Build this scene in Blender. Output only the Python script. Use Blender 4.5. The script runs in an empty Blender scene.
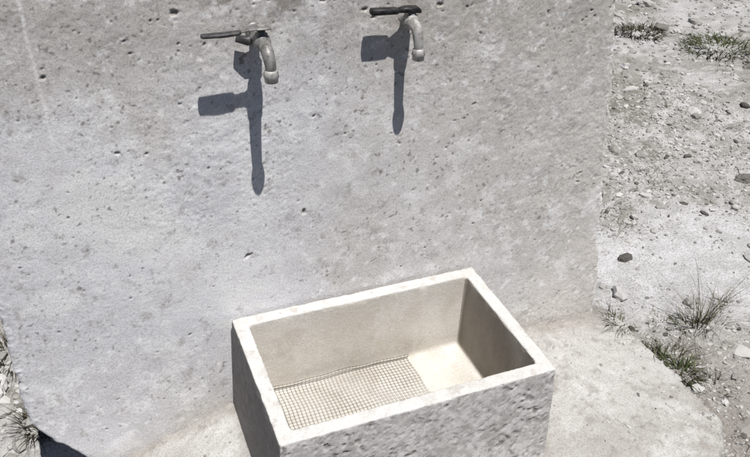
import bpy, bmesh, math, numpy as np, random
from mathutils import Vector, Matrix
rng=np.random.default_rng(7); random.seed(7)
S=bpy.context.scene; COL=S.collection

# ---------------------------------------------------------------- noise helpers
def h3(ix,iy,iz,seed):
    n=(ix*374761393+iy*668265263+iz*2147483647+seed*974711).astype(np.int64)&0xffffffff
    n=((n^(n>>13))*1274126177)&0xffffffff
    n=(n^(n>>16))&0xffffffff
    n=(n*2246822519)&0xffffffff
    n=(n^(n>>15))&0xffff
    return n/65535.0
def vnoise(P,scale,seed=0):
    Q=P*scale; I=np.floor(Q).astype(np.int64); F=Q-I; F=F*F*(3-2*F)
    r=0
    for dx in (0,1):
        wx=F[:,0] if dx else 1-F[:,0]
        for dy in (0,1):
            wy=F[:,1] if dy else 1-F[:,1]
            for dz in (0,1):
                wz=F[:,2] if dz else 1-F[:,2]
                r=r+wx*wy*wz*h3(I[:,0]+dx,I[:,1]+dy,I[:,2]+dz,seed)
    return r*2-1
RM=np.array([[0.36,0.48,-0.8],[-0.8,0.6,0.0],[0.48,0.64,0.6]])
def fbm(P,scale,oct=4,seed=0,gain=0.5):
    r=0;a=1;t=0
    for o in range(oct):
        P=P@RM.T
        r=r+a*vnoise(P+o*3.17,scale*2**o,seed+o*11); t+=a; a*=gain
    return r/t
def sstep(a,b,x):
    t=np.clip((x-a)/(b-a),0,1); return t*t*(3-2*t)
def C3(*c): return np.array(c,float)[None]
def mixc(a,b,f): 
    f=np.clip(f,0,1)[:,None]; return a*(1-f)+b*f

def fill(me,V,loops,starts,smooth,attrs,col):
    me.vertices.add(len(V)); me.vertices.foreach_set("co",V.astype(np.float32).ravel())
    me.loops.add(len(loops)); me.loops.foreach_set("vertex_index",loops.astype(np.int32))
    me.polygons.add(len(starts)); me.polygons.foreach_set("loop_start",starts.astype(np.int32))
    me.update(calc_edges=True); me.validate()
    me.polygons.foreach_set("use_smooth",np.full(len(me.polygons),smooth))
    for k,v in (attrs or {}).items():
        at=me.attributes.new(k,'FLOAT','POINT'); at.data.foreach_set("value",v.astype(np.float32))
    if col is not None:
        at=me.attributes.new("col",'FLOAT_COLOR','POINT'); at.data.foreach_set("color",np.concatenate([np.clip(col,0.01,0.9),np.ones((len(col),1))],1).astype(np.float32).ravel())
def grid_mesh(name,V,nr,nc,wrap,mat,attrs=None,extra_faces=None,smooth=True,col=None):
    me=bpy.data.meshes.new(name)
    r=np.arange(nr-1)[:,None]; c=np.arange(nc if wrap else nc-1)[None,:]
    c2=(c+1)%nc
    F=np.stack([r*nc+c,r*nc+c2,(r+1)*nc+c2,(r+1)*nc+c],-1).reshape(-1,4)
    loops=F.ravel(); starts=np.arange(0,len(F)*4,4)
    for f in extra_faces or []:
        starts=np.append(starts,len(loops)); loops=np.concatenate([loops,np.array(f)])
    fill(me,V,loops,starts,smooth,attrs,col)
    me.materials.append(mat)
    ob=bpy.data.objects.new(name,me); COL.objects.link(ob); return ob
def tri_mesh(name,V,F,mat,attrs=None,smooth=False):
    me=bpy.data.meshes.new(name)
    fill(me,V,F.ravel(),np.arange(0,F.size,F.shape[1]),smooth,attrs,None)
    me.materials.append(mat)
    ob=bpy.data.objects.new(name,me); COL.objects.link(ob); return ob

# ---------------------------------------------------------------- material helpers
class M:
    def __init__(s,name,rough=0.9,metal=0.0,spec=0.2):
        s.m=bpy.data.materials.new(name); s.m.use_nodes=True
        s.n=s.m.node_tree.nodes; s.l=s.m.node_tree.links
        s.b=s.n["Principled BSDF"]; s.b.inputs["Roughness"].default_value=rough
        s.b.inputs["Metallic"].default_value=metal; s.b.inputs["Specular IOR Level"].default_value=spec
        s.tc=s.n.new("ShaderNodeTexCoord").outputs["Object"]
    def noise(s,scale,detail=3,rough=0.6):
        t=s.n.new("ShaderNodeTexNoise"); t.inputs["Scale"].default_value=scale
        t.inputs["Detail"].default_value=detail; t.inputs["Roughness"].default_value=rough
        s.l.new(s.tc,t.inputs["Vector"]); return t.outputs["Fac"]
    def rng(s,v,a,b,c=0,d=1):
        t=s.n.new("ShaderNodeMapRange"); t.interpolation_type='SMOOTHSTEP'
        for i,x in zip((1,2,3,4),(a,b,c,d)): t.inputs[i].default_value=x
        s.l.new(v,t.inputs[0]); return t.outputs[0]
    def mix(s,f,a,b,mode='MIX'):
        t=s.n.new("ShaderNodeMix"); t.data_type='RGBA'; t.blend_type=mode
        for i,x in ((0,f),(6,a),(7,b)):
            if isinstance(x,(int,float)): t.inputs[i].default_value=x
            elif isinstance(x,tuple): t.inputs[i].default_value=(*x,1)
            else: s.l.new(x,t.inputs[i])
        return t.outputs[2]
    def attr(s,name,o="Fac"):
        t=s.n.new("ShaderNodeAttribute"); t.attribute_name=name; return t.outputs[o]
    def color(s,c): 
        if isinstance(c,tuple): s.b.inputs["Base Color"].default_value=(*c,1)
        else: s.l.new(c,s.b.inputs["Base Color"])
    def bump(s,h,dist,strength=1.0):
        t=s.n.new("ShaderNodeBump"); t.inputs["Strength"].default_value=strength; t.inputs["Distance"].default_value=dist
        s.l.new(h,t.inputs["Height"]); s.l.new(t.outputs[0],s.b.inputs["Normal"])
def stone_mat(name,fine,amt,bs,bd,bstr=0.8,lo=(0.35,0.33,0.31),hi=(1.0,0.995,0.99)):
    m=M(name); n=m.noise(fine,3,0.7)
    sp=m.mix(m.rng(n,0.34,0.58),lo,hi)
    m.color(m.mix(amt,m.attr("col","Color"),sp,'MULTIPLY'))
    m.bump(m.noise(bs,4,0.7),bd,bstr); return m.m
MAT_WALL=stone_mat("weathered_concrete",330,0.42,125,0.0014,0.6)
MAT_BASIN=stone_mat("basin_stone",330,0.28,170,0.0014,0.6)
MAT_PAD=stone_mat("rough_cement",260,0.42,120,0.0032,0.75)
MAT_GROUND=stone_mat("limestone_gravel_soil",170,0.55,90,0.008,0.9)

m=M("limestone_pebbles")
t=m.attr("tint")
c=m.mix(m.rng(t,0.0,0.25),(0.09,0.085,0.078),(0.29,0.275,0.255)); c=m.mix(m.rng(t,0.25,1.0),c,(0.58,0.57,0.555))
m.color(c); m.bump(m.noise(150,3),0.002,0.5)
MAT_PEB=m.m

def metal(name,c1,c2,rough,met,sc=90):
    m=M(name,rough,met,0.4)
    n=m.noise(sc,4,0.6)
    m.color(m.mix(m.rng(n,0.40,0.68),c1,c2)); 
    m.l.new(m.rng(n,0.3,0.7,rough-0.06,rough+0.2),m.b.inputs["Roughness"])
    m.bump(m.noise(330,3),0.0006,0.5); return m.m
MAT_BRASS=metal("tarnished_grey_metal",(0.32,0.315,0.305),(0.14,0.135,0.125),0.55,0.4)
MAT_LIGHT=metal("lime_scaled_metal",(0.50,0.49,0.47),(0.24,0.23,0.215),0.6,0.25)
MAT_DARK=metal("black_lever_sleeve",(0.014,0.013,0.015),(0.035,0.032,0.033),0.42,0.0)
MAT_LEVER=metal("dark_grey_lever",(0.05,0.048,0.052),(0.10,0.097,0.097),0.45,0.3)
MAT_WIRE=metal("galvanised_wire",(0.17,0.15,0.13),(0.28,0.26,0.23),0.6,0.1)
def leafmat(name,a,b_):
    m=M(name,0.9,0,0.05); m.color(m.mix(m.attr("tint"),a,b_)); return m.m
MAT_DRY=leafmat("dry_grass",(0.05,0.045,0.03),(0.21,0.19,0.13))
MAT_GREEN=leafmat("weed_leaf",(0.035,0.048,0.02),(0.105,0.115,0.058))
MAT_TWIG=leafmat("dead_weed",(0.025,0.022,0.016),(0.11,0.095,0.065))

# ---------------------------------------------------------------- rounded-rect loop
def loop_points(x0,x1,y0,y1,r,step_f,step_b):
    P=[];N=[]
    def seg(ax,ay,bx,by,nx,ny,st):
        L=math.hypot(bx-ax,by-ay); n=max(2,int(L/st))
        for i in range(n):
            t=i/n; P.append((ax+(bx-ax)*t,ay+(by-ay)*t)); N.append((nx,ny))
    def arc(cx_,cy_,a0,st):
        n=max(3,int(r*math.pi/2/st))
        for i in range(n):
            a=a0+math.pi/2*i/n; P.append((cx_+r*math.cos(a),cy_+r*math.sin(a))); N.append((math.cos(a),math.sin(a)))
    seg(x0+r,y0,x1-r,y0,0,-1,step_f); arc(x1-r,y0+r,-math.pi/2,step_f)
    seg(x1,y0+r,x1,y1-r,1,0,step_f*2); arc(x1-r,y1-r,0,step_b)
    seg(x1-r,y1,x0+r,y1,0,1,step_b); arc(x0+r,y1-r,math.pi/2,step_b)
    seg(x0,y1-r,x0,y0+r,-1,0,step_f*2); arc(x0+r,y0+r,math.pi,step_f)
    return np.array(P),np.array(N)

# ---------------------------------------------------------------- wall
def build_wall():
    X0,X1,Y0,Y1=-0.45,0.95,0.01,0.19
    P,N=loop_points(X0,X1,Y0,Y1,0.012,0.0022,0.02)
    zs=np.concatenate([np.arange(-0.55,-0.40,0.01),np.arange(-0.40,0.78,0.0022),np.arange(0.78,1.001,0.01)])
    nz,nl=len(zs),len(P)
    x=np.tile(P[:,0],nz);y=np.tile(P[:,1],nz);z=np.repeat(zs,nl)
    nx=np.tile(N[:,0],nz);ny=np.tile(N[:,1],nz)
    edge=np.interp(zs,[-0.55,-0.226,0.26,0.632,1.0],[1.06,1.022,0.945,0.892,0.85])
    zz=np.stack([zs*0,zs*0,zs],1)
    edge=edge+0.009*fbm(zz,9,4,5)+0.006*fbm(zz,50,3,8)
    E=np.repeat(edge,nl)
    u=(x-X0)/(X1-X0); x=X0+u*(E-X0)
    lf=0.010*fbm(zz+5,10,4,15)+0.004*fbm(zz+5,60,3,16)+np.interp(zs,[-.42,-.33,-.25,-.18],[.14,.10,.04,0])
    x=x+(1-u)*np.repeat(lf,nl)
    V=np.stack([x,y,z],1)
    d=0.0035*fbm(V,5,3,1)+0.0009*fbm(V,26,4,2)
    rn=fbm(V,3.2,3,21)
    roughmask=sstep(-0.1,0.5,rn+0.40*sstep(0.35,0.9,x)+0.30*sstep(0.5,0.75,z))
    d+=roughmask*0.0010*fbm(V,80,3,3,0.7)
    pn=fbm(V,85,2,31); pm=sstep(0.45,0.72,pn)*(0.12+0.65*roughmask)
    cav=pm*0.25
    d-=pm*0.0011
    front=np.where((ny<-0.5)&(z>-0.4)&(z<0.78))[0]
    fx=V[front,0];fz=V[front,2]; dd=np.zeros(len(front)); cc=np.zeros(len(front))
    pits=[]
    for i in range(330):
        r=0.0013+0.0014*rng.random()**2
        pits.append((rng.uniform(-.45,1.0),rng.uniform(-.35,.76),r*rng.uniform(1,1.8),r*rng.uniform(.7,1.1),rng.uniform(-.8,.8)))
    cl=[(-.20,.40,.05,1),(.75,.45,.14,2),(.55,.63,.12,3),(.15,.71,.12,4),(-.1,.68,.08,3),(.85,.2,.07,1),(.7,.66,.12,3),(.35,.69,.12,3),(.80,.60,.06,2),(-.3,.55,.04,1)]
    pw=np.array([c[3] for c in cl],float);pw/=pw.sum()
    for i in range(190):
        cx_,cz_,s,_=cl[rng.choice(len(cl),p=pw)]
        r=0.0013+0.0022*rng.random()**2.5
        pits.append((cx_+rng.normal()*s,cz_+rng.normal()*s*.45,r*rng.uniform(1,2.0),r*.9,rng.uniform(-.8,.8)))
    pits+=[(.05,.155,.009,.005,.5),(.175,.24,.005,.009,.1),(-.18,.44,.008,.004,-.2),(-.13,.43,.006,.003,.4),(.46,.66,.009,.004,0),(.30,.665,.008,.0035,.1),
           (.10,.705,.010,.0045,.3),(-.05,.69,.010,.005,0),(-.28,.60,.008,.005,.4),(.62,.68,.008,.0035,.2),(.22,.69,.008,.0035,.2),(.20,.46,.007,.003,.6)]
    for (px,pz,ra,rb,an) in pits:
        ca,sa=math.cos(an),math.sin(an)
        sel=np.where((np.abs(fx-px)<ra*1.7)&(np.abs(fz-pz)<ra*1.7))[0]
        if not len(sel): continue
        ax=(fx[sel]-px);az=(fz[sel]-pz)
        q=np.sqrt(((ax*ca+az*sa)/ra)**2+((-ax*sa+az*ca)/rb)**2)+0.5*vnoise(V[front[sel]],240,41)
        k=1-sstep(0.45,1.1,q)
        dd[sel]=np.maximum(dd[sel],k*min(rb,.005)*0.75); cc[sel]=np.maximum(cc[sel],k)
    d[front]-=dd; cav[front]=np.maximum(cav[front],cc*.8)
    ed=np.maximum(sstep(0.03,0.0,E-x),sstep(0.03,0.0,x-X0))
    d-=ed*0.006*np.abs(fbm(V,40,4,51))
    f=sstep(0.0,0.9,x+0.55*fbm(V,2.3,4,200)+.15*(z-.3))
    col=mixc(C3(.650,.645,.665),C3(.665,.635,.600),f)
    cloud=np.exp(-(((x+.12)/.26)**2+((z-.36)/.22)**2))*1.0+np.exp(-(((x-.05)/.16)**2+((z-.05)/.10)**2))*.45+np.exp(-(((x-.45)/.12)**2+((z-.12)/.18)**2))*.35
    col=mixc(col,C3(.875,.875,.895),cloud*sstep(-.30,.30,fbm(V,5,5,201,.6)+.12))
    col=mixc(col,C3(.58,.55,.52),.65*sstep(.0,.4,fbm(V,4.5,5,202,.6)))
    tb=sstep(.46,.72,z+.18*fbm(V,5,5,203,.6)+.03*sstep(0,.8,x))
    col=mixc(col,C3(.48,.45,.415),tb*.65)
    col=mixc(col,C3(.25,.22,.19),.75*sstep(.12,.35,fbm(V,16,5,204,.65))*sstep(.58,.72,z+.05*fbm(V,7,3,205)))
    col=mixc(col,C3(.45,.43,.405),.5*sstep(.08,.38,fbm(V,9,5,206,.65))*(.35+.65*sstep(.2,.8,x)))
    col=mixc(col,C3(.87,.87,.87),.5*sstep(.10,.38,fbm(V,13,5,207,.68)))
    col=mixc(col,C3(.38,.36,.34),.55*sstep(.18,.45,fbm(V,42,4,208,.75)))
    col=mixc(col,C3(.89,.89,.89),.55*sstep(.22,.48,fbm(V,60,3,209,.7)))
    col=mixc(col,C3(.20,.18,.16),.75*sstep(.44,.58,fbm(V,120,2,212,.7))*sstep(-.25,.3,fbm(V,6,4,213,.6)+.25*tb))
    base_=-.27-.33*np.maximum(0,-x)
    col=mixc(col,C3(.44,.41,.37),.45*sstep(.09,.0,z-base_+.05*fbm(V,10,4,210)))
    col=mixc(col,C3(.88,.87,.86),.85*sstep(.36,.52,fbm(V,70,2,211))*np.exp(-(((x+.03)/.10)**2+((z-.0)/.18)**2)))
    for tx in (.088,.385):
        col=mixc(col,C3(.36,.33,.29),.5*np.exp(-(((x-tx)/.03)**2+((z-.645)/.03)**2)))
    sx=-0.29+0.012*fbm(np.stack([z*0,z*0,z],1),6,3,61)+0.05*(0.7-z)
    st=np.exp(-((x-sx)/0.003)**2)*sstep(.38,.50,z)*(0.5+0.5*fbm(V,40,3,62))
    sx2=0.93-0.02*fbm(np.stack([z*0,z*0,z],1),8,3,64)-0.20*(0.66-z)
    st=np.maximum(st,np.exp(-((x-sx2)/0.0022)**2)*sstep(.40,.5,z)*(0.4+0.6*fbm(V,30,3,65)))
    col=mixc(col,C3(.89,.88,.87),.95*np.clip(st*1.3,0,1))
    col=mixc(col,C3(.15,.125,.10),.85*np.clip(cav,0,1))
    V[:,0]+=nx*d;V[:,1]+=ny*d
    return grid_mesh("concrete_wall",V,nz,nl,True,MAT_WALL,None,[list(range((nz-1)*nl,nz*nl)),list(range(nl))[::-1]],True,col*1.15)
build_wall()

# ---------------------------------------------------------------- basin
BW,BD,T=0.60,0.3824,0.0315
def build_basin():
    step=0.0028; FL=-0.205; prof=[]
    for z in np.arange(-0.33,-0.006,step): prof.append((-0.010*(-z/0.26),z,0))
    for a in np.linspace(0,90,5): prof.append((0.004-0.004*math.cos(math.radians(a)),-0.004+0.004*math.sin(math.radians(a)),0 if a<40 else 1))
    for t in np.arange(0.008,T-0.006,step): prof.append((t,0,1))
    for a in np.linspace(0,90,5): prof.append((T-0.004+0.004*math.sin(math.radians(a)),-0.004+0.004*math.cos(math.radians(a)),1 if a<70 else 2))
    for z in np.arange(-0.008,FL+0.02,-step): prof.append((T+0.008*(z/FL),z,2))
    for a in np.linspace(0,90,8): prof.append((T+0.008+0.012*(1-math.cos(math.radians(a))),FL+0.012*(1-math.sin(math.radians(a))),2 if a<50 else 3))
    last=prof[-1][0]
    for t in np.arange(last+0.004,BD/2-0.012,0.004): prof.append((t,FL-0.006*(t-last),3))
    prof=np.array(prof)
    nxp,nyp=240,150; U=[]
    def side(n,f): 
        for i in range(n): U.append(f(i/n))
    side(nxp,lambda t:(t,0)); side(nyp,lambda t:(1,t)); side(nxp,lambda t:(1-t,1)); side(nyp,lambda t:(0,1-t))
    U=np.array(U); nl=len(U); nr=len(prof)
    ins=np.repeat(prof[:,0],nl); z=np.repeat(prof[:,1],nl); kind=np.repeat(prof[:,2],nl)
    u=np.tile(U[:,0],nr); v=np.tile(U[:,1],nr)
    x=ins+u*(BW-2*ins); y=-BD+ins+v*(BD-2*ins)
    cxm,cym=BW/2,-BD/2; hx=BW/2-ins;hy=BD/2-ins
    r=np.where(kind<=1,0.005,0.009)
    ax=np.abs(x-cxm);ay=np.abs(y-cym);qx=ax-(hx-r);qy=ay-(hy-r)
    m_=(qx>0)&(qy>0); L=np.hypot(qx,qy)+1e-9; M_=np.maximum(qx,qy)
    x=cxm+np.sign(x-cxm)*np.where(m_,(hx-r)+qx/L*M_,ax); y=cym+np.sign(y-cym)*np.where(m_,(hy-r)+qy/L*M_,ay)
    V=np.stack([x,y,z],1); G=V.reshape(nr,nl,3)
    Nn=np.cross(np.roll(G,-1,1)-np.roll(G,1,1),np.gradient(G,axis=0)).reshape(-1,3); Nn/=np.linalg.norm(Nn,axis=1)[:,None]+1e-12
    outer=(kind==0).astype(float); rim=(kind==1).astype(float); inner=(kind>=2).astype(float)
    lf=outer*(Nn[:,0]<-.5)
    d=outer*(0.0012*fbm(V,14,4,3)+0.0008*fbm(V,90,3,4,0.7))*(1-.5*lf)+rim*(0.0006*fbm(V,60,4,5)+0.0006*fbm(V,14,3,9))+inner*(0.001*fbm(V,12,3,6)+0.0003*fbm(V,90,3,7))
    pn=fbm(V,85,2,77); pm=sstep(0.20,0.45,pn)*outer*sstep(-0.006,-0.016,z)*(1-.8*lf)*sstep(-.5,.1,fbm(V,12,3,79))
    pn2=fbm(V,150,2,78); pm2=sstep(0.30,0.55,pn2)*np.clip(outer*(1-.7*lf)+0.3*rim,0,1)
    d-=pm*0.0026+pm2*0.0012
    ar=np.exp(-((ins-0.002)/0.006)**2)*sstep(-0.02,-0.002,z)
    d-=ar*0.0035*np.clip(fbm(V,45,4,88),0,1)
    ar2=np.exp(-((ins-T)/0.005)**2)*sstep(-0.015,-0.002,z)
    d-=ar2*0.003*np.clip(fbm(V,50,3,89),0,1)
    col=mixc(C3(.60,.565,.51),C3(.68,.65,.60),sstep(-.4,.4,fbm(V,7,4,220)))
    col=mixc(col,C3(.47,.43,.37),.40*sstep(.1,.5,fbm(V,16,4,221,.6)))
    col=mixc(col,C3(.74,.72,.69),.45*inner*sstep(.05,.4,fbm(V*np.array([[1,1,.35]]),22,4,228,.65)))
    co=mixc(C3(.50,.48,.46),C3(.72,.70,.68),sstep(-.3,.3,fbm(V,70,4,222,.7)))
    co=mixc(co,C3(.38,.355,.335),.45*sstep(.1,.5,fbm(V,18,5,223,.65)))
    co=mixc(co,C3(.15,.14,.13),.75*lf)  # left outer face coloured near black, its shade put into the colour
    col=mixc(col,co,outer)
    cr=mixc(C3(.68,.67,.65),C3(.60,.585,.56),sstep(-.1,.35,fbm(V,30,4,224,.7)))
    cr=mixc(cr,C3(.42,.39,.35),.45*sstep(.25,.48,fbm(V,50,3,227,.7)))
    col=mixc(col,cr,rim)
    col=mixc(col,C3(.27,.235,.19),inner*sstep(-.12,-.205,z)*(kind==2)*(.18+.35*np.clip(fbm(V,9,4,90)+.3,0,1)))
    fl=(kind==3)
    col=mixc(col,C3(.42,.39,.33),.5*fl*sstep(-.2,.5,fbm(V,10,5,225,.6)))
    col=mixc(col,C3(.66,.64,.61),.6*fl*sstep(.0,.4,fbm(V,14,4,226,.6)))
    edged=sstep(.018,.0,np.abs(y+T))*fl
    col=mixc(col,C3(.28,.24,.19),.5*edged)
    col=mixc(col,C3(.19,.165,.13),(kind==2)*sstep(BW-T-.016,BW-T-.008,x)*(Nn[:,0]<-.5)*(0.66+0.35*fbm(V*np.array([[1,1,.4]]),16,4,91)))  # right inner wall: its shade painted in along with smeared grime
    col=mixc(col,C3(.16,.14,.12),np.clip(pm*0.55+pm2*0.4,0,1))
    V=V+Nn*d[:,None]
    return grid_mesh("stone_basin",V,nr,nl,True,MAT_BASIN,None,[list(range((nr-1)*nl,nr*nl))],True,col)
build_basin()

# ---------------------------------------------------------------- ground sheets
def axis(lo,hi,st,far,g=1.045):
    a=list(np.arange(lo,hi,st)); s=st
    while a[-1]<far: s*=g; a.append(a[-1]+s)
    b=[];s=st;v=lo
    while v>-far: s*=g; v-=s; b.append(v)
    return np.array(b[::-1]+a)
def clump(x,y):
    P=np.stack([x,y,x*0],1); return fbm(P,2.2,5,140,.6)
def pale_f(x,y):
    P=np.stack([x,y,x*0],1)
    q=np.hypot((x-1.66)/0.52,(y-0.25)/0.29)+0.6*fbm(P,6,5,110,.65)
    return 1-sstep(0.65,1.15,q)
def ground_h(x,y):
    P=np.stack([x,y,x*0],1)
    h=-0.39+0.02*fbm(P,1.3,4,101)
    near=np.exp(-(np.hypot(x-1.5,y-.5)/5)**2)
    rg=(1-.7*pale_f(x,y))
    h+=rg*0.014*fbm(P,11,4,102,.6)+near*rg*0.008*fbm(P,48,3,103,0.7)
    h-=0.05*sstep(-0.2,-0.7,x)
    h+=0.35*fbm(P,0.05,3,104)*sstep(6,30,np.hypot(x,y))
    return h
xs=axis(-0.8,2.3,0.0065,300);ys=axis(-0.6,1.5,0.0065,300)
gx,gy=np.meshgrid(xs,ys); gx=gx.ravel();gy=gy.ravel()
gz=ground_h(gx,gy)
P=np.stack([gx,gy,gx*0],1)
col=mixc(C3(.35,.335,.315),C3(.50,.495,.485),sstep(-.3,.3,fbm(P,3,5,150,.65)))
col=mixc(col,C3(.20,.185,.15),.7*sstep(.08,.45,clump(gx,gy)))
col=mixc(col,C3(.61,.605,.60),.75*sstep(.02,.35,fbm(P,9,5,151,.7)))
col=mixc(col,C3(.16,.15,.12),.6*sstep(.10,.40,fbm(P,22,4,152,.7)))
col=mixc(col,C3(.64,.64,.63),.65*sstep(.18,.42,fbm(P,45,3,156,.7)))
col=mixc(col,C3(.27,.24,.21),.6*sstep(.1,-.3,gy+.1*fbm(P,5,3,154))*sstep(1.0,1.1,gx))
pf=pale_f(gx,gy)
col=mixc(col,mixc(C3(.54,.54,.54),C3(.67,.67,.68),sstep(-.3,.3,fbm(P,14,5,153,.7))),pf*.9)
col=mixc(col,C3(.045,.04,.036),sstep(-.58,-.72,gy+.05*fbm(P,4,4,155)))   # unseen near-black ground, made up to cut bounce light and deepen shadows
grid_mesh("gravel_ground",np.stack([gx,gy,gz],1),len(ys),len(xs),False,MAT_GROUND,None,None,True,col)

def pad_rr(x,y):
    P=np.stack([x,y,x*0],1)
    e=0.13*fbm(P,5,5,121,.68)
    return np.hypot(np.maximum(x-0.78,0)/0.345,np.maximum(-0.40-y,0)/0.18)+e
def pad_h(x,y):
    P=np.stack([x,y,x*0],1)
    h=-0.262+0*x
    h-=0.33*np.maximum(0,-0.0-x)
    rr=pad_rr(x,y)
    h-=0.035*sstep(0.0,0.9,rr)+0.13*sstep(0.90,1.08,rr)+0.10*np.maximum(rr-1.05,0)
    h-=0.10*sstep(0.0,0.25,y)
    h+=0.010*fbm(P,6,4,122)+0.004*fbm(P,35,4,123)+0.0018*fbm(P,110,2,124)
    return h
xs=np.arange(-0.65,1.34,0.0045);ys=np.arange(-0.75,0.14,0.0045)
gx,gy=np.meshgrid(xs,ys); gx=gx.ravel();gy=gy.ravel()
P=np.stack([gx,gy,gx*0],1)
col=mixc(C3(.425,.41,.385),C3(.53,.52,.50),sstep(-.3,.35,fbm(P,5,5,160,.65)))
col=mixc(col,C3(.64,.63,.62),.6*sstep(.02,.35,fbm(P,11,5,161,.7)))
col=mixc(col,C3(.27,.245,.215),.5*sstep(.12,.45,fbm(P,17,5,162,.7)))
col=mixc(col,C3(.24,.22,.195),.45*sstep(.25,.5,fbm(P,55,3,165,.7)))
col=mixc(col,C3(.25,.225,.195),.6*sstep(.88,1.02,pad_rr(gx,gy)))
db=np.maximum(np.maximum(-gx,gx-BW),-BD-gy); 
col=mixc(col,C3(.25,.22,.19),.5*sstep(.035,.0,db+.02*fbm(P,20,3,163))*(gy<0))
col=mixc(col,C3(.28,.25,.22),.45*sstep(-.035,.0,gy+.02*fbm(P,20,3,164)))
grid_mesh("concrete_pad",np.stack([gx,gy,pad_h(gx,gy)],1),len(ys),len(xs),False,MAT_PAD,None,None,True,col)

# ---------------------------------------------------------------- pebbles
def ico(sub):
    bm=bmesh.new(); bmesh.ops.create_icosphere(bm,subdivisions=sub,radius=1); 
    V=np.array([v.co[:] for v in bm.verts]);F=np.array([[v.index for v in f.verts] for f in bm.faces]); bm.free(); return V,F
def surf(x,y):
    return np.maximum(ground_h(x,y),np.where((x>-0.65)&(x<1.33)&(y>-.74)&(y<0.13),pad_h(x,y),-9))
def scatter(sub,pos,size,tint,sink=0.3,seed=0):
    V0,F0=ico(sub); n=len(pos);k=len(V0)
    r=np.random.default_rng(seed)
    sc=size[:,None]*np.stack([r.uniform(.8,1.6,n),r.uniform(.6,1.1,n),r.uniform(.4,.85,n)],1)
    V=V0[None]*(1+0.5*(r.random((n,k,1))-0.5))*sc[:,None,:]
    a=r.uniform(0,6.28,n);ca,sa=np.cos(a)[:,None],np.sin(a)[:,None]
    x=V[:,:,0]*ca-V[:,:,1]*sa; y=V[:,:,0]*sa+V[:,:,1]*ca
    z=V[:,:,2]+x*r.uniform(-.3,.3,(n,1))
    W=np.stack([x+pos[:,0:1],y+pos[:,1:2],z+pos[:,2:3]+sc[:,2:3]*(0.5-sink)],-1)
    F=F0[None]+(np.arange(n)*k)[:,None,None]
    return W.reshape(-1,3),F.reshape(-1,3),np.repeat(tint,k)
VV=[];FF=[];TT=[];off=0
def add(res):
    global off
    V,F,t=res; VV.append(V);FF.append(F+off);TT.append(t);off+=len(V)
def sample(n,x0,x1,y0,y1,cond):
    x=rng.uniform(x0,x1,n);y=rng.uniform(y0,y1,n)
    k=cond(x,y); x=x[k];y=y[k]; return np.stack([x,y,surf(x,y)],1)
def cg(x,y):
    P=np.stack([x,y,x*0],1)
    dens=0.6+0.9*fbm(P,2.5,4,131)-0.50*pale_f(x,y)
    onpad=(pad_rr(x,y)<.93)&(x>-0.3)&(y<0.05)
    wall=(x>-0.47)&(x<1.02)&(y>-0.01)&(y<0.2)
    return (rng.random(len(x))<dens)&(~onpad)&(~wall)
def tint(n): 
    t=rng.random(n); return np.where(rng.random(n)<0.10,t*0.2,0.3+0.6*t**1.2)
for (n,b,s0,s1,sub) in [(17000,(.9,2.6,-.6,1.6),.0025,.008,1),(20000,(1.2,4.8,.4,4.6),.004,.014,1),(1300,(.95,4.8,-.6,4.8),.010,.028,2),(90,(1.6,5.5,.6,6),.025,.06,2),
                        (1800,(-.9,-.4,-.1,1.0),.003,.012,1),(60,(-.95,-.46,.1,.9),.02,.045,2)]:
    p=sample(n,*b,cg); sz=s0+(s1-s0)*rng.random(len(p))**2.4
    add(scatter(sub,p,sz,tint(len(p)),seed=n))
def cp(x,y):
    inb=(x>-0.015)&(x<0.615)&(y>-0.40)&(y<0.01)
    dens=0.2+0.8*sstep(0.6,0.95,pad_rr(x,y))+0.3*sstep(-.05,-.3,x)+.3*sstep(-.03,0,y)
    return (~inb)&(y<0.0)&(rng.random(len(x))<dens)
p=sample(4200,-.5,1.3,-.6,0.0,cp); add(scatter(1,p,.0013+.0045*rng.random(len(p))**4,tint(len(p)),seed=5))
tri_mesh("gravel_stones",np.concatenate(VV),np.concatenate(FF),MAT_PEB,{"tint":np.concatenate(TT)})

def single_stone(name,x,y,size,tv,seed):
    V0,F0=ico(4); c=np.array([x,y,float(surf(np.array([x]),np.array([y]))[0])+size*.3]); W=V0*np.array([1.25,.85,.7])*size
    W=W*(1+0.5*fbm(V0+seed,1.5,5,seed,.6))[:,None]
    return tri_mesh(name,W+c,F0,MAT_PEB,{"tint":np.full(len(W),tv)},False)
single_stone("stone",1.405,0.335,0.020,0.04,3)
single_stone("stone",2.19,0.62,0.030,0.10,4)
single_stone("stone",-0.62,0.42,0.06,0.9,5)
single_stone("stone",-0.60,0.28,0.035,0.8,6)

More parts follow.
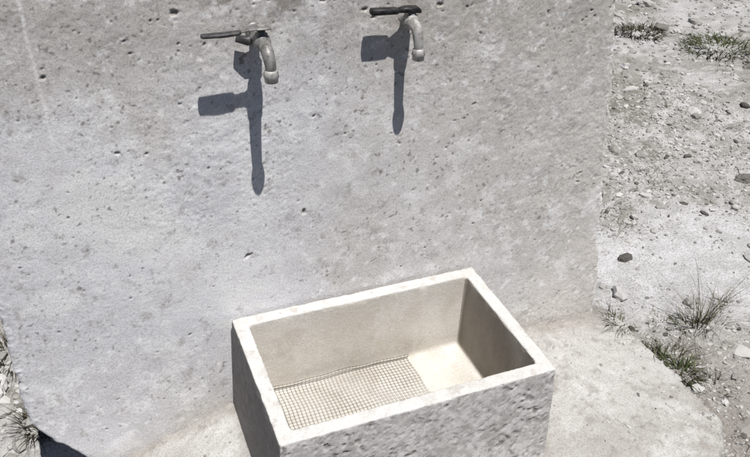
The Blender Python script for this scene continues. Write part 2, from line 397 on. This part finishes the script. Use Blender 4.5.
# ---------------------------------------------------------------- plants
def blades(n,cx_,cy_,spread,hmin,hmax,lean,width,seed,segs=5,droop=0.5):
    r=np.random.default_rng(seed); V=[];F=[];T=[];o=0
    A=r.uniform(0,6.283,n); D=spread*np.sqrt(r.random(n)); BX=cx_+D*np.cos(A); BY=cy_+D*np.sin(A)*.8; BZ=surf(BX,BY)-.004
    for i in range(n):
        a=A[i]; bx,by,bz=BX[i],BY[i],BZ[i]
        H=r.uniform(hmin,hmax); L=r.uniform(*lean); az=a+r.normal()*0.6
        dx,dy=math.cos(az),math.sin(az); wx,wy=-dy,dx; w=width*r.uniform(.6,1.2); tv=r.random()
        bend=r.normal()*0.25
        for s in range(segs+1):
            t=s/segs; hz=H*(t-droop*L*t*t*.8); hz=max(hz,.002*t); out=H*L*(t**1.4)
            px=bx+dx*out+wx*bend*H*t*t; py=by+dy*out+wy*bend*H*t*t; ww=w*(1-t*0.92)
            V+=[(px-wx*ww,py-wy*ww,bz+hz),(px+wx*ww,py+wy*ww,bz+hz)]; T+=[tv,tv]
            if s<segs: q=o+2*s; F.append((q,q+1,q+3,q+2))
        o+=2*(segs+1)
    return np.array(V),np.array(F),np.array(T)
def plant(name,mat,parts):
    V=[];F=[];T=[];o=0
    for (v,f,t) in parts: V.append(v);F.append(f+o);T.append(t);o+=len(v)
    return tri_mesh(name,np.concatenate(V),np.concatenate(F),mat,{"tint":np.concatenate(T)},False)
plant("grass_tuft",MAT_DRY,[blades(46,1.40,-0.035,.025,.12,.27,(.15,1.0),.0014,1),blades(24,1.42,-0.05,.05,.05,.12,(.6,1.7),.0010,21)])
plant("grass_tuft",MAT_DRY,[blades(25,1.53,0.02,.03,.04,.09,(.2,1.2),.0010,2),blades(20,1.30,0.02,.03,.03,.06,(.3,1.2),.001,22)])
plant("low_weed",MAT_GREEN,[blades(110,1.20,-.19,.055,.02,.06,(.6,1.6),.0028,3,3),blades(80,1.16,-.10,.05,.015,.045,(.6,1.6),.0026,4,3),blades(50,1.10,-.03,.05,.015,.03,(.6,1.6),.0020,5,3),blades(40,1.37,-.03,.05,.02,.05,(.6,1.6),.002,55,3)])
plant("dead_weed",MAT_TWIG,[blades(170,1.19,-.14,.09,.02,.07,(.6,1.8),.0012,6),blades(90,1.11,-.03,.07,.02,.05,(.6,1.8),.0012,7),blades(50,1.25,-.26,.05,.03,.05,(.6,1.8),.001,77)])
plant("low_weed",MAT_GREEN,[blades(300,3.13,1.83,.21,.03,.075,(.6,1.8),.0040,8,3),blades(100,3.35,1.75,.3,.02,.05,(.6,1.8),.0036,88,3)])
plant("low_weed",MAT_TWIG,[blades(260,2.85,2.16,.15,.03,.07,(.6,1.8),.0042,9,3)])
parts=[]
for i in range(300):
    px=rng.uniform(1.1,4.6);py=rng.uniform(-.6,4.2)
    c0=clump(np.array([px]),np.array([py]))[0]; pf0=pale_f(np.array([px]),np.array([py]))[0]
    if c0<0.02+.2*rng.random() or pf0>.25 or pad_rr(np.array([px]),np.array([py]))[0]<1.05 and px<1.4 and py<.1: continue
    parts.append(blades(int(rng.integers(10,30)),px,py,rng.uniform(.02,.09)*(.6+.4*px/2),.010,.035+.008*px,(.5,1.9),.0009+0.0005*px/2,400+i,3))
for i,(px,py,sp,n) in enumerate([(1.86,.73,.10,50),(1.54,.62,.06,40),(1.48,.50,.05,26),(1.25,-.45,.08,20)]):
    parts.append(blades(n,px,py,sp,.02,.06,(.5,1.8),.0012,40+i,4))
plant("dry_grass",MAT_DRY,parts[::3]); plant("dry_weeds",MAT_TWIG,parts[1::3]); plant("green_weeds",MAT_GREEN,parts[2::3])
plant("dead_weed",MAT_TWIG,[blades(160,-.53,.55,.08,.04,.1,(.4,1.6),.002,90),blades(130,-.46,.24,.05,.03,.09,(.4,1.5),.0020,91)])

# ---------------------------------------------------------------- wire mesh in basin
def tube(path,rad,sides=8,closed_caps=True):
    P=[Vector(p) for p in path]; V=[];F=[]
    if not hasattr(rad,'__len__'): rad=[rad]*len(P)
    up=None
    for i,p in enumerate(P):
        t=((P[min(i+1,len(P)-1)]-P[max(i-1,0)])).normalized()
        if up is None:
            up=Vector((0,0,1)) if abs(t.z)<0.9 else Vector((1,0,0))
        a=t.cross(up).normalized(); b=a.cross(t).normalized(); up=b
        for k in range(sides):
            an=2*math.pi*k/sides; V.append(p+(a*math.cos(an)+b*math.sin(an))*rad[i])
    n=len(P)
    for i in range(n-1):
        for k in range(sides):
            k2=(k+1)%sides; F.append((i*sides+k,i*sides+k2,(i+1)*sides+k2,(i+1)*sides+k))
    if closed_caps: F.append(tuple(range(sides))[::-1]); F.append(tuple((n-1)*sides+k for k in range(sides)))
    return V,F
def pymesh(name,VF,mat,parent=None,smooth=True,bevel=0):
    V=[];F=[];o=0
    for v,f in VF:
        V+=[tuple(q) for q in v];F+=[tuple(i+o for i in g) for g in f];o+=len(v)
    me=bpy.data.meshes.new(name);me.from_pydata(V,[],F);me.update()
    bm=bmesh.new();bm.from_mesh(me);bmesh.ops.recalc_face_normals(bm,faces=bm.faces);bm.to_mesh(me);bm.free()
    for p in me.polygons:p.use_smooth=smooth
    me.materials.append(mat); ob=bpy.data.objects.new(name,me);COL.objects.link(ob)
    if parent: ob.parent=parent
    if bevel:
        b=ob.modifiers.new("b",'BEVEL');b.width=bevel;b.segments=2;b.limit_method='ANGLE'
    return ob
W=[]
gx0,gx1,gy0,gy1=0.052,0.415,-0.325,-0.056
def gz_(x,y): return -0.2005+0.0022*math.sin(x*17+1)*math.sin(y*21)+0.001*math.sin(x*41+y*30)+.012*max(0,(x-.33)/.085)**2*max(0,(-.15-y)/.17)
def gp(x,y): return (x-0.012*(y-gy1)+0.0012*math.sin(y*60+x*20), y+0.0016*math.sin(x*25), gz_(x,y))
nx_=40;ny_=29
for i in range(nx_+1):
    x=gx0+(gx1-gx0)*i/nx_
    path=[gp(x,gy0+(gy1-gy0)*j/12) for j in range(13)]
    e=path[-1]; path+= [(e[0]+.0005,e[1]+.004,e[2]+.006),(e[0]+.001,e[1]+.005,e[2]+.014+.004*rng.random())]
    W.append(tube(path,0.00042,4,False))
for j in range(ny_+1):
    y=gy0+(gy1-gy0)*j/ny_
    W.append(tube([gp(gx0-.004+(gx1-gx0+.008)*i/20,y) for i in range(21)],0.00042,4,False))
for dz,dy in ((.008,.0045),(.0145,.005)):
    W.append(tube([(lambda q:(q[0],q[1]+dy,q[2]+dz+.0012*math.sin(i*1.3)))(gp(gx0-.004+(gx1-gx0+.008)*i/20,gy1)) for i in range(21)],0.0009,5))
pymesh("wire_mesh",W,MAT_WIRE)

# ---------------------------------------------------------------- taps
def arcpts(pts,n=6):
    P=[Vector(p) for p in pts]; P=[P[0]*2-P[1]]+P+[P[-1]*2-P[-2]]; out=[]
    for i in range(1,len(P)-2):
        for k in range(n):
            t=k/n; a,b,c,d=P[i-1:i+3]
            out.append(0.5*((2*b)+(c-a)*t+(2*a-5*b+4*c-d)*t*t+(3*b-a-3*c+d)*t**3))
    out.append(P[-2]); return out
def hexnut(c,axis,r,L,sides=6):
    c=Vector(c);ax=Vector(axis).normalized(); return tube([c-ax*L/2,c+ax*L/2],r,sides)
def lathe(c,axis,prof,sides=20):
    c=Vector(c);ax=Vector(axis).normalized()
    return tube([c+ax*(p[0]) for p in prof],[p[1] for p in prof],sides)
def lever(name,stations,mat,parent):
    V=[];F=[];n=12
    for (c,hw,ht) in stations:
        for k in range(n):
            a=2*math.pi*k/n; ca,sa=math.cos(a),math.sin(a)
            V.append((c[0],c[1]+hw*math.copysign(abs(ca)**.55,ca),c[2]+ht*math.copysign(abs(sa)**.55,sa)))
    for i in range(len(stations)-1):
        for k in range(n):
            k2=(k+1)%n;F.append((i*n+k,i*n+k2,(i+1)*n+k2,(i+1)*n+k))
    F.append(tuple(range(n))[::-1]);F.append(tuple((len(stations)-1)*n+k for k in range(n)))
    return pymesh(name,[(V,F)],mat,parent)
def tap(x,z,prot,spx,spz,sp_p,lever_fn,bodymat,k=1.0):
    e=bpy.data.objects.new("water_tap",None);COL.objects.link(e)
    y=lambda p:0.012-p
    pymesh("wall_flange",[lathe((x,y(-.004),z),(0,-1,0),[(0,.017*k),(.006,.017*k),(.008,.014*k),(.009,.009*k)],24)],bodymat,e)
    pymesh("inlet_pipe",[lathe((x,y(0),z),(0,-1,0),[(0,.0095*k),(prot*.55,.0095*k)],20)],bodymat,e)
    pymesh("hex_collar",[hexnut((x,y(prot*.40),z),(0,1,0),.0145*k,.012*k)],bodymat,e,False,.0008)
    pymesh("valve_body",[lathe((x,y(prot*.50),z),(0,-1,0),[(0,.010*k),(.004,.0135*k),(prot*.20,.0160*k),(prot*.38,.0145*k),(prot*.44,.011*k),(prot*.46,.004*k)],24)],bodymat,e)
    pymesh("stem",[lathe((x,y(prot*.74),z),(0,0,1),[(0,.011*k),(.014*k,.011*k),(.0145*k,.008*k),(.022*k,.007*k)],16)],bodymat,e)
    pymesh("stem_nut",[hexnut((x,y(prot*.74),z+.0265*k),(0,0,1),.0075*k,.006)],MAT_LIGHT,e,False,.0006)
    s=arcpts([(x,y(prot*.80),z-.002),(x+(spx-x)*.3,y(prot*.88+(sp_p-prot*.88)*.6),z-.006),(x+(spx-x)*.8,y(sp_p-.001),z-(z-spz)*.45),(spx,y(sp_p),spz+.016)],6)
    pymesh("spout",[tube(s,[.0125*k-.0036*k*i/(len(s)-1) for i in range(len(s))],18)],bodymat,e)
    pymesh("outlet_collar",[lathe((spx,y(sp_p),spz+.024),(0,0,-1),[(0,.0085*k),(.003,.0122*k),(.013,.0140*k),(.015,.0126*k),(.023,.0122*k),(.0235,.009*k),(.012,.0085*k)],20)],MAT_LIGHT,e)
    lever_fn(e,y)
    return e
def lev1(e,y):
    p=.062; z=.667
    lever("lever_handle",[((-.019,y(p),z-.001),.0035,.002),((-.016,y(p),z-.001),.0070,.0034),((.02,y(p),z-.002),.0080,.0038),((.045,y(p),z-.001),.0075,.0034),((.050,y(p),z),.006,.0025)],MAT_LEVER,e)
    lever("lever_arm",[((.048,y(p),z),.005,.0018),((.070,y(p),z+.003),.006,.0018),((.080,y(p+.001),z+.004),.010,.002),((.096,y(p+.002),z+.004),.010,.002),((.102,y(p+.002),z+.003),.006,.0018)],MAT_BRASS,e)
    pymesh("drain_lug",[tube([(.088,y(.024),.640),(.070,y(.024),.636),(.050,y(.020),.641)],[.010,.009,.0065],14)],MAT_LEVER,e)
tap(.088,.644,.074,.091,.585,.100,lev1,MAT_BRASS,1.0)
def lev2(e,y):
    p=.034; z=.668
    lever("lever_handle",[((.300,y(p),z+.002),.004,.003),((.303,y(p),z+.002),.0085,.0065),((.33,y(p),z+.001),.0088,.0062),((.352,y(p),z),.0085,.006),((.357,y(p),z),.007,.0045)],MAT_DARK,e)
    lever("lever_arm",[((.354,y(p),z),.006,.0038),((.372,y(p),z+.001),.010,.006),((.396,y(p),z-.001),.011,.006),((.402,y(p),z-.004),.008,.004)],MAT_DARK,e)
tap(.385,.644,.048,.390,.578,.064,lev2,MAT_LIGHT,.95)

# ---------------------------------------------------------------- camera, light
cam=bpy.data.cameras.new("camera");co=bpy.data.objects.new("camera",cam);COL.objects.link(co)
R=Matrix(((0.9282,0.1796,-0.3259),(-0.3707,0.5236,-0.7671),(0.0329,0.8328,0.5526)))
co.matrix_world=Matrix.Translation((-0.2401,-1.3572,1.1461))@R.to_4x4()
cam.sensor_width=36;cam.lens=36*792.4/750;cam.clip_end=2000;cam.clip_start=0.02
S.camera=co
d=Vector((-0.11,1,-2.62)).normalized()
L=bpy.data.lights.new("sun",'SUN');L.energy=5.0;L.angle=math.radians(0.5);L.color=(1,.975,.94)
lo=bpy.data.objects.new("sun",L);COL.objects.link(lo);lo.rotation_euler=d.to_track_quat('-Z','Y').to_euler();lo.location=(0,-3,6)
w=bpy.data.worlds.new("World");S.world=w;w.use_nodes=True;nt=w.node_tree
sky=nt.nodes.new("ShaderNodeTexSky");sky.sky_type='NISHITA';sky.sun_disc=False
sky.sun_elevation=math.asin(-d.z);sky.sun_rotation=math.atan2(-d.x,-d.y)
sky.altitude=2600;sky.air_density=0.6;sky.dust_density=0.2;sky.ozone_density=0.6   # clear mountain air: dark sky, deep shadows
bg=nt.nodes["Background"];bg.inputs[1].default_value=0.05;nt.links.new(sky.outputs[0],bg.inputs[0])
S.view_settings.view_transform='Standard';S.view_settings.look='None';S.view_settings.exposure=0
